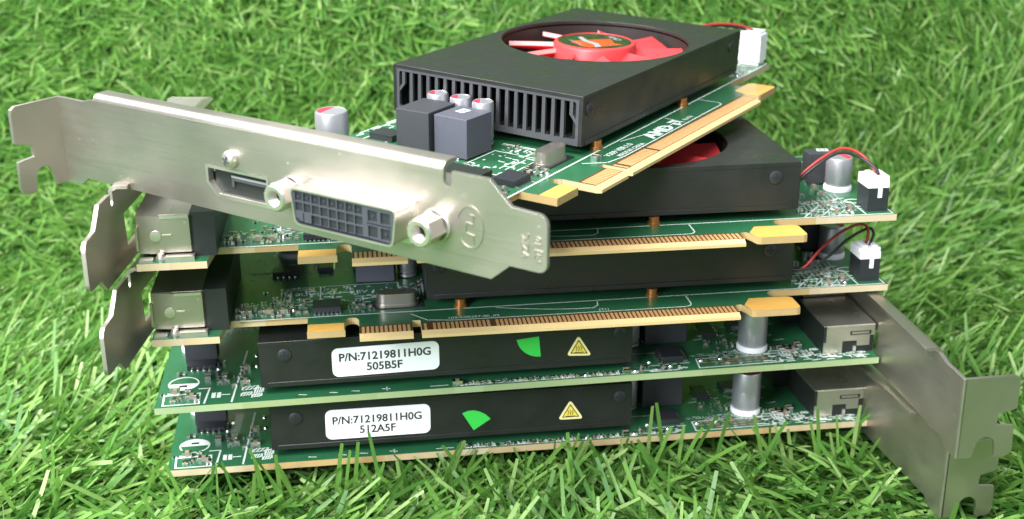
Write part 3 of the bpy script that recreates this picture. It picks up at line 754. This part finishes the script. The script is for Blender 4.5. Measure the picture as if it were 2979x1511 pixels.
# the brackets are held by their sockets only and sit a little skew: turn about z, about x, shift
BRK = {1: (-.0094, -.0068, (-.24, -.2, .5)), 2: (-.1083, -.0157, (-1.02, .31, .76)), 3: (-.1261, -.0056, (-.3, .31, .33)), 4: (-.0095, .0056, (-.53, -.33, -.33)), 5: (.0040, -.0005, (.3, -2.6, -.5))}

tail_extra = [('joint', 160.2, 15.4, 0), ('smd_big', 158.0, 21.6, math.pi / 2), ('smd_big', 160.4, 18.2, 0)]
top_extra = [('smd_big', 20.6, 58.6, 0), ('joint', 55.4, 60.3, 0), ('joint', 50.9, 63.2, 0), ('smd_bigb', 165.9, 49.4, 0), ('smd_big', 159.4, 52.3, math.pi / 2), ('smd_big', 162.2, 62.2, 0),
             ('joint', 148.8, 41.4, 0), ('joint', 148.4, 47.4, 0), ('joint', 157.4, 47.6, 0), ('smd_bigb', 157.0, 44.4, 0), ('smd_bigb', 166.0, 62.8, 0), ('smd_big', 17.4, 57.0, math.pi / 2)]
c1 = card('graphics_card', POSE[1], 'topmost graphics card, turned askew across the stack, silver bracket with video port facing front',
          dict(face=True, n=1, cooler_tilt=.018, fingers=True, seed=1, zones=ZONE_FRONT + [(149, 160, 14, 24, 6)], fan=0.0, extra=[('joint', 45.6, 13.2, 0), ('smd_big', 60.6, 10.0, 0)]))
c2 = card('graphics_card', POSE[2], 'graphics card directly under the askew top card, red fan peeking out from under it',
          dict(n=2, fingers=True, seed=2, zones=ZONE_FRONT[:4] + ZONE_TAIL, fan=0.35, extra=tail_extra))
c3 = card('graphics_card', POSE[3], 'middle graphics card with full gold comb, lying on the card labelled 505B5F',
          dict(n=3, fingers=True, seed=2, zones=ZONE_FRONT[:4] + ZONE_TAIL, fan=0.1, extra=tail_extra))
c4 = card('graphics_card', POSE[4], 'graphics card with white sticker reading 505B5F, green quarter sticker upright, bracket at right',
          dict(n=4, seed=4, zones=ZONE_TOP + ZONE_LEFT, edge='edge_green', extra=top_extra))
c5 = card('graphics_card', POSE[5], 'bottom graphics card pressed into the grass, white sticker reading 512A5F',
          dict(n=5, seed=4, zones=ZONE_TOP + ZONE_LEFT, extra=top_extra))

# plugs, wires and print that differ from card to card
put('fan_plug', ME['plug_w'], c1, (167.6, 18.0, 0))
wires(c1, [([(146.2, 32, 10.0), (150, 31, 12.2), (157, 27, 12.9), (163, 22.4, 12.2), (166.6, 19.6, 10.9), (167.0, 18.8, 9.6)], 'wireblack'),
           ([(146.2, 31, 10.0), (151, 29.6, 12.7), (158, 25.6, 13.4), (164, 21.0, 12.6), (167.6, 18.0, 10.9), (167.8, 17.2, 9.6)], 'wirered')])
for c in (c2, c3):
    put('fan_plug', ME['plug_b'], c, (166.4, 19.2, 0))
wires(c2, [([(146.4, 22, 6.0), (149.6, 21.8, 9.5), (154.5, 22.5, 13.0), (159.5, 23.5, 14.9), (163.5, 22.4, 14.0), (166.0, 19.6, 11.2), (166.3, 18.6, 9.4)], 'wirered'),
           ([(146.4, 21, 5.2), (149.0, 20.6, 8.8), (153.5, 21.0, 12.2), (158.5, 22.0, 14.3), (163.0, 21.2, 13.4), (166.2, 18.6, 11.2), (166.8, 17.8, 9.4)], 'wireblack')])
wires(c3, [([(146.4, 19, 4.0), (150.5, 18.0, 5.0), (155.5, 20.0, 9.0), (161.5, 23.5, 11.6), (167.0, 26.0, 12.6), (168.6, 24.5, 12.2), (167.6, 21.5, 10.9), (166.4, 19.8, 9.6)], 'wirered'),
           ([(146.4, 18, 4.6), (151.5, 17.2, 5.2), (157.5, 19.0, 7.6), (163.0, 22.4, 10.2), (169.0, 25.0, 11.8), (169.4, 22.5, 11.4), (168.0, 20.0, 10.6), (166.9, 18.6, 9.6)], 'wireblack')])
board_text(c1, [('V309 VER:1.0', 2.1, 64.0, 8.6, .03), ('MADE IN CHINA', 1.6, 65.6, 6.6, .03), ('(RoHS)', 1.5, 100.4, 7.4, .02)])
mb = MB(); mb.text('AMD', 4.7, (82.2, 6.9, T + .07), (1.12, 0, 0), (0, 1, 0), bold=.05)
zt = T + .075
mb.poly([(x + 2.6, y) for x, y in ((93.0, 10.2), (96.4, 10.2), (96.4, 6.8), (95.4, 7.8), (95.4, 9.2), (94.0, 9.2))], zt); mb.poly([(x + 2.6, y) for x, y in ((93.0, 8.8), (94.1, 8.8), (94.1, 7.7), (95.2, 7.7), (94.2, 6.7), (93.0, 6.7))], zt)
put('logo_print', mb.mesh('logo_print', 'silk', 0, recalc=False), c1)
board_text(c2, [('0UUGA11  REV 1.01', 2.6, 30.0, 26.0, 0)])
board_text(c3, [('0UUGA11  REV 1.01', 2.6, 30.0, 26.0, 0), ('109-C05257-00_02', 1.5, 64.5, 6.9, .01), ('JTU', 1.5, 99, 6.9, .0)])

def half_disc(root, cx, cy, r, up):
    m = MB(); pts = [(cx + r * math.cos(t), cy + r * math.sin(t)) for t in [k * math.pi / 16 for k in range(33)]]
    m.line(pts, .35, T + .05)
    half = pts[0:17] if up else pts[16:33]
    m.poly(half, T + .045)
    m.poly([(cx - .9, cy + (1.3 if up else -1.3) - .5), (cx + .9, cy + (1.3 if up else -1.3) - .5), (cx + .9, cy + (1.3 if up else -1.3) + .5), (cx - .9, cy + (1.3 if up else -1.3) + .5)], T + .075, 1)
    put('capacitor_outline_print', m.mesh('capacitor_outline_print', ['silk', 'chip'], 0, recalc=False), root)
half_disc(c4, 164.8, 54.3, 3.4, True); half_disc(c5, 164.8, 54.3, 3.4, False)

YS = SY1 + .02
def stickers(root, x0, x1, z0, z1, l1, l2, dz, quarter, tri, sz):
    m = MB(); rr = rrect(x0, x1, z0, z1, 1.5)
    m.prism([(x, z + (x - (x0 + x1) / 2) * -dz) for x, z in rr], YS, YS + .1, 'y')
    put('part_number_label', m.mesh('part_number_label', 'paper', 0), root)
    m = MB()
    for s, xl, zz in (l1, l2): m.text(s, sz, (xl, YS + .13, zz), (-1.0, 0, dz), (0, 0, 1.0), bold=.026)
    put('label_text', m.mesh('label_text', 'ink', 0, recalc=False), root)
    m = MB(); m.prism(quarter, YS, YS + .08, 'y'); put('green_sticker', m.mesh('green_sticker', 'greenst', 0), root)
    (ax, az), (bx, bz), (tx, tz) = tri
    def shrink(k, r):
        gx, gz = (ax + bx + tx) / 3, (az + bz + tz) / 3
        c = [Vector((gx + (p[0] - gx) * k, gz + (p[1] - gz) * k)) for p in tri]; out = []
        for i in range(3):
            p = c[i]; u = (c[i - 1] - p).normalized(); v = (c[(i + 1) % 3] - p).normalized()
            out += [tuple(p + u * (r * (1 - t) ** 2) + v * (r * t ** 2)) for t in (0, .25, .5, .75, 1)]
        return out
    m = MB(); m.prism(shrink(1.14, 1.0), YS, YS + .06, 'y', mi=0); m.prism(shrink(.80, .35), YS + .06, YS + .075, 'y', mi=1); m.prism(shrink(.66, .3), YS + .075, YS + .09, 'y', mi=2)
    gx = (ax + bx + tx) / 3; gz = (az + bz + tz) / 3
    for k in (-.55, 0, .55):
        pp = [(gx + k + .12 * math.sin(i * 1.5), gz - .55 + .22 * i) for i in range(7)]
        for (p, q) in zip(pp[:-1], pp[1:]): m.prism([(p[0] - .09, p[1]), (p[0] + .09, p[1]), (q[0] + .09, q[1]), (q[0] - .09, q[1])], YS + .09, YS + .1, 'y', mi=1)
    m.prism([(gx - 1.2, gz - .95), (gx + 1.2, gz - .95), (gx + 1.2, gz - .78), (gx - 1.2, gz - .78)], YS + .09, YS + .1, 'y', mi=1)
    put('hot_surface_sticker', m.mesh('hot_surface_sticker', ['yelpale', 'ink', 'yellow'], 0), root)
q4 = [(82.5, 12.0), (87.8, 11.5)] + [(82.3 + 5.4 * math.cos(math.radians(a)), 12.1 + 5.2 * math.sin(math.radians(a))) for a in range(-12, -85, -9)] + [(82.1, 6.9)]
stickers(c4, 105.7, 130.1, 5.4, 12.5, ('P/N:71219811H0G', 128.6, 9.1), ('505B5F', 122.4, 6.5), 0.012, q4, [(75.7, 6.8), (70.4, 6.5), (73.2, 11.2)], 2.72)
q5 = [(99.0, 5.4), (101.7, 10.0), (100.4, 10.5), (99.0, 10.6), (97.6, 10.2), (96.2, 9.4), (94.9, 8.1)]
stickers(c5, 109.3, 133.8, 5.6, 13.1, ('P/N:71219811H0G', 132.3, 9.4), ('512A5F', 126.0, 6.8), 0.0, q5, [(78.2, 6.8), (72.7, 6.7), (75.6, 11.2)], 2.72)

# ------------------------------------------------------------------ grass mat: a sheet that lies flat in front and curls up behind the stack
GZ, YB, RC, AMAX = -21.5, 112.0, 95.0, math.radians(56)
def profile(s):
    """arc length along the mat (s = y while flat) -> y, z, slope angle"""
    if s <= YB: return s, GZ, 0.0
    a = (s - YB) / RC
    if a <= AMAX: return YB + RC * math.sin(a), GZ + RC * (1 - math.cos(a)), a
    d = s - YB - RC * AMAX
    return YB + RC * math.sin(AMAX) + d * math.cos(AMAX), GZ + RC * (1 - math.cos(AMAX)) + d * math.sin(AMAX), AMAX

def mat_sheet():
    S = [-420, -300, -200, -100, 0, 60, YB] + [YB + RC * AMAX * k / 12 for k in range(1, 13)] + [YB + RC * AMAX + d for d in (60, 140, 230)]
    vs = []; fs = []
    for s in S:
        y, z, a = profile(s)
        vs += [(-420, y, z), (420, y, z)]
    for i in range(len(S) - 1): fs.append((2 * i, 2 * i + 1, 2 * i + 3, 2 * i + 2))
    mb = MB(); mb.add(vs, fs)
    m = mat('mat_backing', (0.05, 0.17, 0.03, 1), rough=0.9, var=0.5, scale=12)
    MT['backing'] = m
    o = put('grass_mat', mb.mesh('grass_mat', 'backing', 60, recalc=False), None)
    o['kind'] = 'structure'; o['label'] = 'green backing sheet of the artificial turf under the cards'
    sl = o.modifiers.new('thick', 'SOLIDIFY'); sl.thickness = 3 * U; sl.offset = -1
mat_sheet()

def grass_material():
    m = bpy.data.materials.new('plastic_grass'); m.use_nodes = True
    nt = m.node_tree; n = nt.nodes; L = nt.links; p = n['Principled BSDF']
    g = n.new('ShaderNodeNewGeometry')
    cr = n.new('ShaderNodeValToRGB'); e = cr.color_ramp
    e.elements[0].position = 0; e.elements[0].color = (0.088, 0.240, 0.050, 1)
    e.elements[1].position = 1; e.elements[1].color = (0.40, 0.56, 0.21, 1)
    k = e.elements.new(.4); k.color = (0.155, 0.345, 0.062, 1)
    k = e.elements.new(.8); k.color = (0.235, 0.445, 0.100, 1)
    L.new(g.outputs['Random Per Island'], cr.inputs['Fac'])
    L.new(cr.outputs['Color'], p.inputs['Base Color'])
    p.inputs['Roughness'].default_value = .36; p.inputs['Specular IOR Level'].default_value = .5
    tr = n.new('ShaderNodeBsdfTranslucent'); L.new(cr.outputs['Color'], tr.inputs['Color'])
    ms = n.new('ShaderNodeMixShader'); ms.inputs['Fac'].default_value = .40
    L.new(p.outputs['BSDF'], ms.inputs[1]); L.new(tr.outputs['BSDF'], ms.inputs[2])
    L.new(ms.outputs['Shader'], n['Material Output'].inputs['Surface'])
    return m

def grass():
    rng = np.random.default_rng(11)
    SEG = 5
    smax = YB + RC * AMAX + 215
    # base points: denser where the camera looks
    def region(n, s0, s1, w0, w1):
        s = rng.uniform(s0, s1, n); t = (s - s0) / (s1 - s0); w = w0 + (w1 - w0) * t
        return s, rng.uniform(-1, 1, n) * w
    R = [region(70000, -165, 110, 150, 215), region(98000, 110, smax, 215, 330), region(7000, -400, -165, 330, 330)]
    fl = rng.uniform(-2, LEN + 4, 1500); fy_ = HGT + rng.uniform(.6, 9, 1500)     # thick fringe along the near edge of the lowest card
    X5, Y5, Z5, rx5, ry5, rz5 = POSE[5]
    R.append((Y5 + math.sin(rz5) * fl + math.cos(rz5) * fy_, X5 + math.cos(rz5) * fl - math.sin(rz5) * fy_))
    s = np.concatenate([r[0] for r in R]); x = np.concatenate([r[1] for r in R])
    n = len(s)
    y = np.empty(n); z = np.empty(n); a = np.empty(n)
    a = np.clip((s - YB) / RC, 0, AMAX); d = np.clip(s - YB - RC * AMAX, 0, None)
    y = np.where(s <= YB, s, YB + RC * np.sin(a) + d * np.cos(AMAX)); z = np.where(s <= YB, GZ, GZ + RC * (1 - np.cos(a)) + d * np.sin(AMAX))
    # combing direction varies slowly over the mat, with wide scatter
    fringe = None
    flow = 2.2 * np.sin(x * .017 + 1.1 * np.sin(s * .013)) + 1.7 * np.cos(s * .021 + x * .009) + 0.8
    phi = flow + rng.normal(0, .95, n)
    length = np.where(s < 70, rng.uniform(14, 27, n), rng.uniform(11, 21, n))
    tilt0 = np.abs(rng.normal(1.08, .24, n)).clip(.2, 1.42)
    fringe = np.arange(n) >= n - 1500
    length = np.where(fringe, length * .68, length); phi = np.where(fringe, np.where(rng.random(n) < .5, 0, math.pi) + rng.normal(0, .5, n), phi)         # from the mat's normal
    bend = rng.normal(.40, .35, n)                                   # extra lean gained towards the tip
    wid = np.where(s < 60, rng.uniform(.80, 1.26, n), rng.uniform(.58, .95, n))
    roll = rng.normal(0, .7, n)
    nx, ny, nz = np.zeros(n), -np.sin(a), np.cos(a)                  # mat normal
    tx, ty, tz = np.cos(phi), np.sin(phi) * np.cos(a), np.sin(phi) * np.sin(a)
    Nn = np.stack([nx, ny, nz], 1); Tt = np.stack([tx, ty, tz], 1)
    P = np.stack([x, y, z], 1); P0 = P.copy(); pts = [P]
    dirs = []
    for k in range(SEG):
        th = np.clip(tilt0 + bend * (k + .5) / SEG, -.2, 1.62)[:, None]
        dv = Nn * np.cos(th) + Tt * np.sin(th); dirs.append(dv)
        P = P + dv * (length / SEG)[:, None]; pts.append(P)
    pts = np.stack(pts, 1)                                          # n, SEG+1, 3
    # keep blades out of the cards: the lowest card presses its patch flat; blades that would pierce a card lean away from it or go
    def grow(P0, ph, t0, bd, ln, N_, aa):
        T_ = np.stack([np.cos(ph), np.sin(ph) * np.cos(aa), np.sin(ph) * np.sin(aa)], 1); q = [P0]
        for k in range(SEG):
            th = np.clip(t0 + bd * (k + .5) / SEG, -.2, 1.62)[:, None]
            q.append(q[-1] + (N_ * np.cos(th) + T_ * np.sin(th)) * (ln / SEG)[:, None])
        return np.stack(q, 1), T_
    def pierces(Q):
        bad = np.zeros(len(Q), bool)
        for c in (5, 4):
            X, Y, Z, rx, ry, rz = POSE[c]
            loc = (Q - np.array([X, Y, Z])) @ np.array(Euler((rx, ry, rz)).to_matrix())
            fx = (loc[..., 0] > -1.6) & (loc[..., 0] < LEN + .5) & (loc[..., 1] > -.6) & (loc[..., 1] < HGT + .45)
            hit = fx & (loc[..., 2] > -.5) & (loc[..., 2] < 16)
            brk = (loc[..., 0] > -2.6) & (loc[..., 0] < 1.6) & (loc[..., 1] > -15) & (loc[..., 1] < BEND + 2.5) & (loc[..., 2] > -4.6) & (loc[..., 2] < 17.5)
            tab = (loc[..., 0] > -14) & (loc[..., 0] < 1) & (loc[..., 1] > BEND - 1.6) & (loc[..., 1] < BEND + 2.6) & (loc[..., 2] > -4.6) & (loc[..., 2] < 16)
            bad |= (hit | brk | tab).any(1)
        return bad
    X, Y, Z, rx, ry, rz = POSE[5]
    R5 = np.array(Euler((rx, ry, rz)).to_matrix())
    loc0 = (pts[:, 0] - np.array([X, Y, Z])) @ R5
    inside = (loc0[:, 0] > -2) & (loc0[:, 0] < LEN + 1) & (loc0[:, 1] > -1) & (loc0[:, 1] < HGT + .5)
    h = pts[inside, :, 2] - GZ
    pts[inside, :, 2] = GZ + h * (10.0 / np.maximum(h.max(1, keepdims=True), 10.0))
    bad = pierces(pts)
    for tries in range(4):
        i = np.where(bad & ~inside)[0]
        if not len(i): break
        ph = rng.uniform(-math.pi, 0, len(i)) if tries < 2 else rng.uniform(-math.pi * .7, -math.pi * .3, len(i))
        pts[i], Tt[i] = grow(P0[i], ph, tilt0[i], bend[i], length[i], Nn[i], a[i])
        bad = pierces(pts)
    keep = ~bad
    # a few stray long blades standing up in front of the lowest card
    stray = []
    X, Y, Z, rx, ry, rz = POSE[5]; Rm5 = np.array(Euler((rx, ry, rz)).to_matrix())
    for (lx, hgt, lean, off) in ((128.5, 25, .12, 2.5), (121.0, 27, -.10, 2.6), (124.0, 22, .55, 4), (139, 20, -.35, 3), (163, 22, .25, 3), (161.5, 20, -.6, 5), (103, 21, .5, 4), (95, 20, .7, 4), (57.5, 28, .02, 2.0), (52.0, 29, -.16, 2.4), (49.5, 26, .35, 2.6),
                                 (70, 21, .6, 3), (80, 19, -.5, 4), (113, 19, -.6, 5), (32, 18, .4, 4), (20, 19, -.2, 4), (146, 19, .8, 3), (88, 19, .5, 3.5), (64, 20, .5, 3.4), (170, 22, .6, 2)) + tuple((float(rng.uniform(4, 168)), float(rng.uniform(18.5, 25)), float(rng.normal(0, .5)), float(rng.uniform(1.2, 4.5))) for _ in range(85)):
        b = np.array([lx, HGT + off, 0]) @ Rm5.T + np.array([X, Y, Z]); b[2] = GZ
        q = [b.copy()]; side = rng.uniform(-.2, .2)
        for k in range(SEG):
            th = lean * (.7 + .5 * k / SEG)
            dv = np.array([math.sin(th), -.10 - .04 * k + 0 * side, math.cos(th)]); dv /= np.linalg.norm(dv)
            q.append(q[-1] + dv * hgt / SEG)
        stray.append(q)
    pts = np.concatenate([pts[keep], np.array(stray)])
    wid = np.concatenate([wid[keep], np.full(len(stray), 1.0)]); roll = np.concatenate([roll[keep], rng.normal(0, .5, len(stray))])
    Tt = np.concatenate([Tt[keep], np.tile([[0., 1., 0.]], (len(stray), 1))])
    n = len(pts)
    # ribbon with a shallow fold along the middle
    tang = np.gradient(pts, axis=1); tang /= np.linalg.norm(tang, axis=2, keepdims=True) + 1e-9
    sidev = np.cross(tang, Tt[:, None, :] + np.array([0.0, 0.0, .35])); sidev /= np.linalg.norm(sidev, axis=2, keepdims=True) + 1e-9
    up = np.cross(sidev, tang)
    c, sn = np.cos(roll)[:, None, None], np.sin(roll)[:, None, None]
    sd = sidev * c + up * sn; nrm = np.cross(sd, tang)
    taper = np.array([1, 1, 1, .97, .92, .72])[None, :, None]
    hw = wid[:, None, None] * .5 * taper
    left = pts - sd * hw; right = pts + sd * hw
    V = np.stack([left, right], 2).reshape(-1, 3) * U           # per blade (SEG+1)*2
    per = (SEG + 1) * 2
    base = (np.arange(n) * per)[:, None, None]
    k = np.arange(SEG)[None, :, None] * 2
    F = (base + k + np.array([0, 1, 3, 2])[None, None, :]).reshape(-1, 4)
    me = bpy.data.meshes.new('grass')
    me.vertices.add(len(V)); me.vertices.foreach_set('co', V.ravel())
    me.loops.add(len(F) * 4); me.loops.foreach_set('vertex_index', F.ravel().astype(np.int32))
    me.polygons.add(len(F)); me.polygons.foreach_set('loop_start', np.arange(len(F), dtype=np.int32) * 4)
    me.polygons.foreach_set('use_smooth', np.ones(len(F), bool))
    me.update(calc_edges=True)
    me.materials.append(grass_material())
    o = bpy.data.objects.new('grass', me); COL.objects.link(o)
    o['kind'] = 'stuff'; o['label'] = 'bright green artificial grass blades lying in all directions around the cards'; o['category'] = 'grass'
grass()
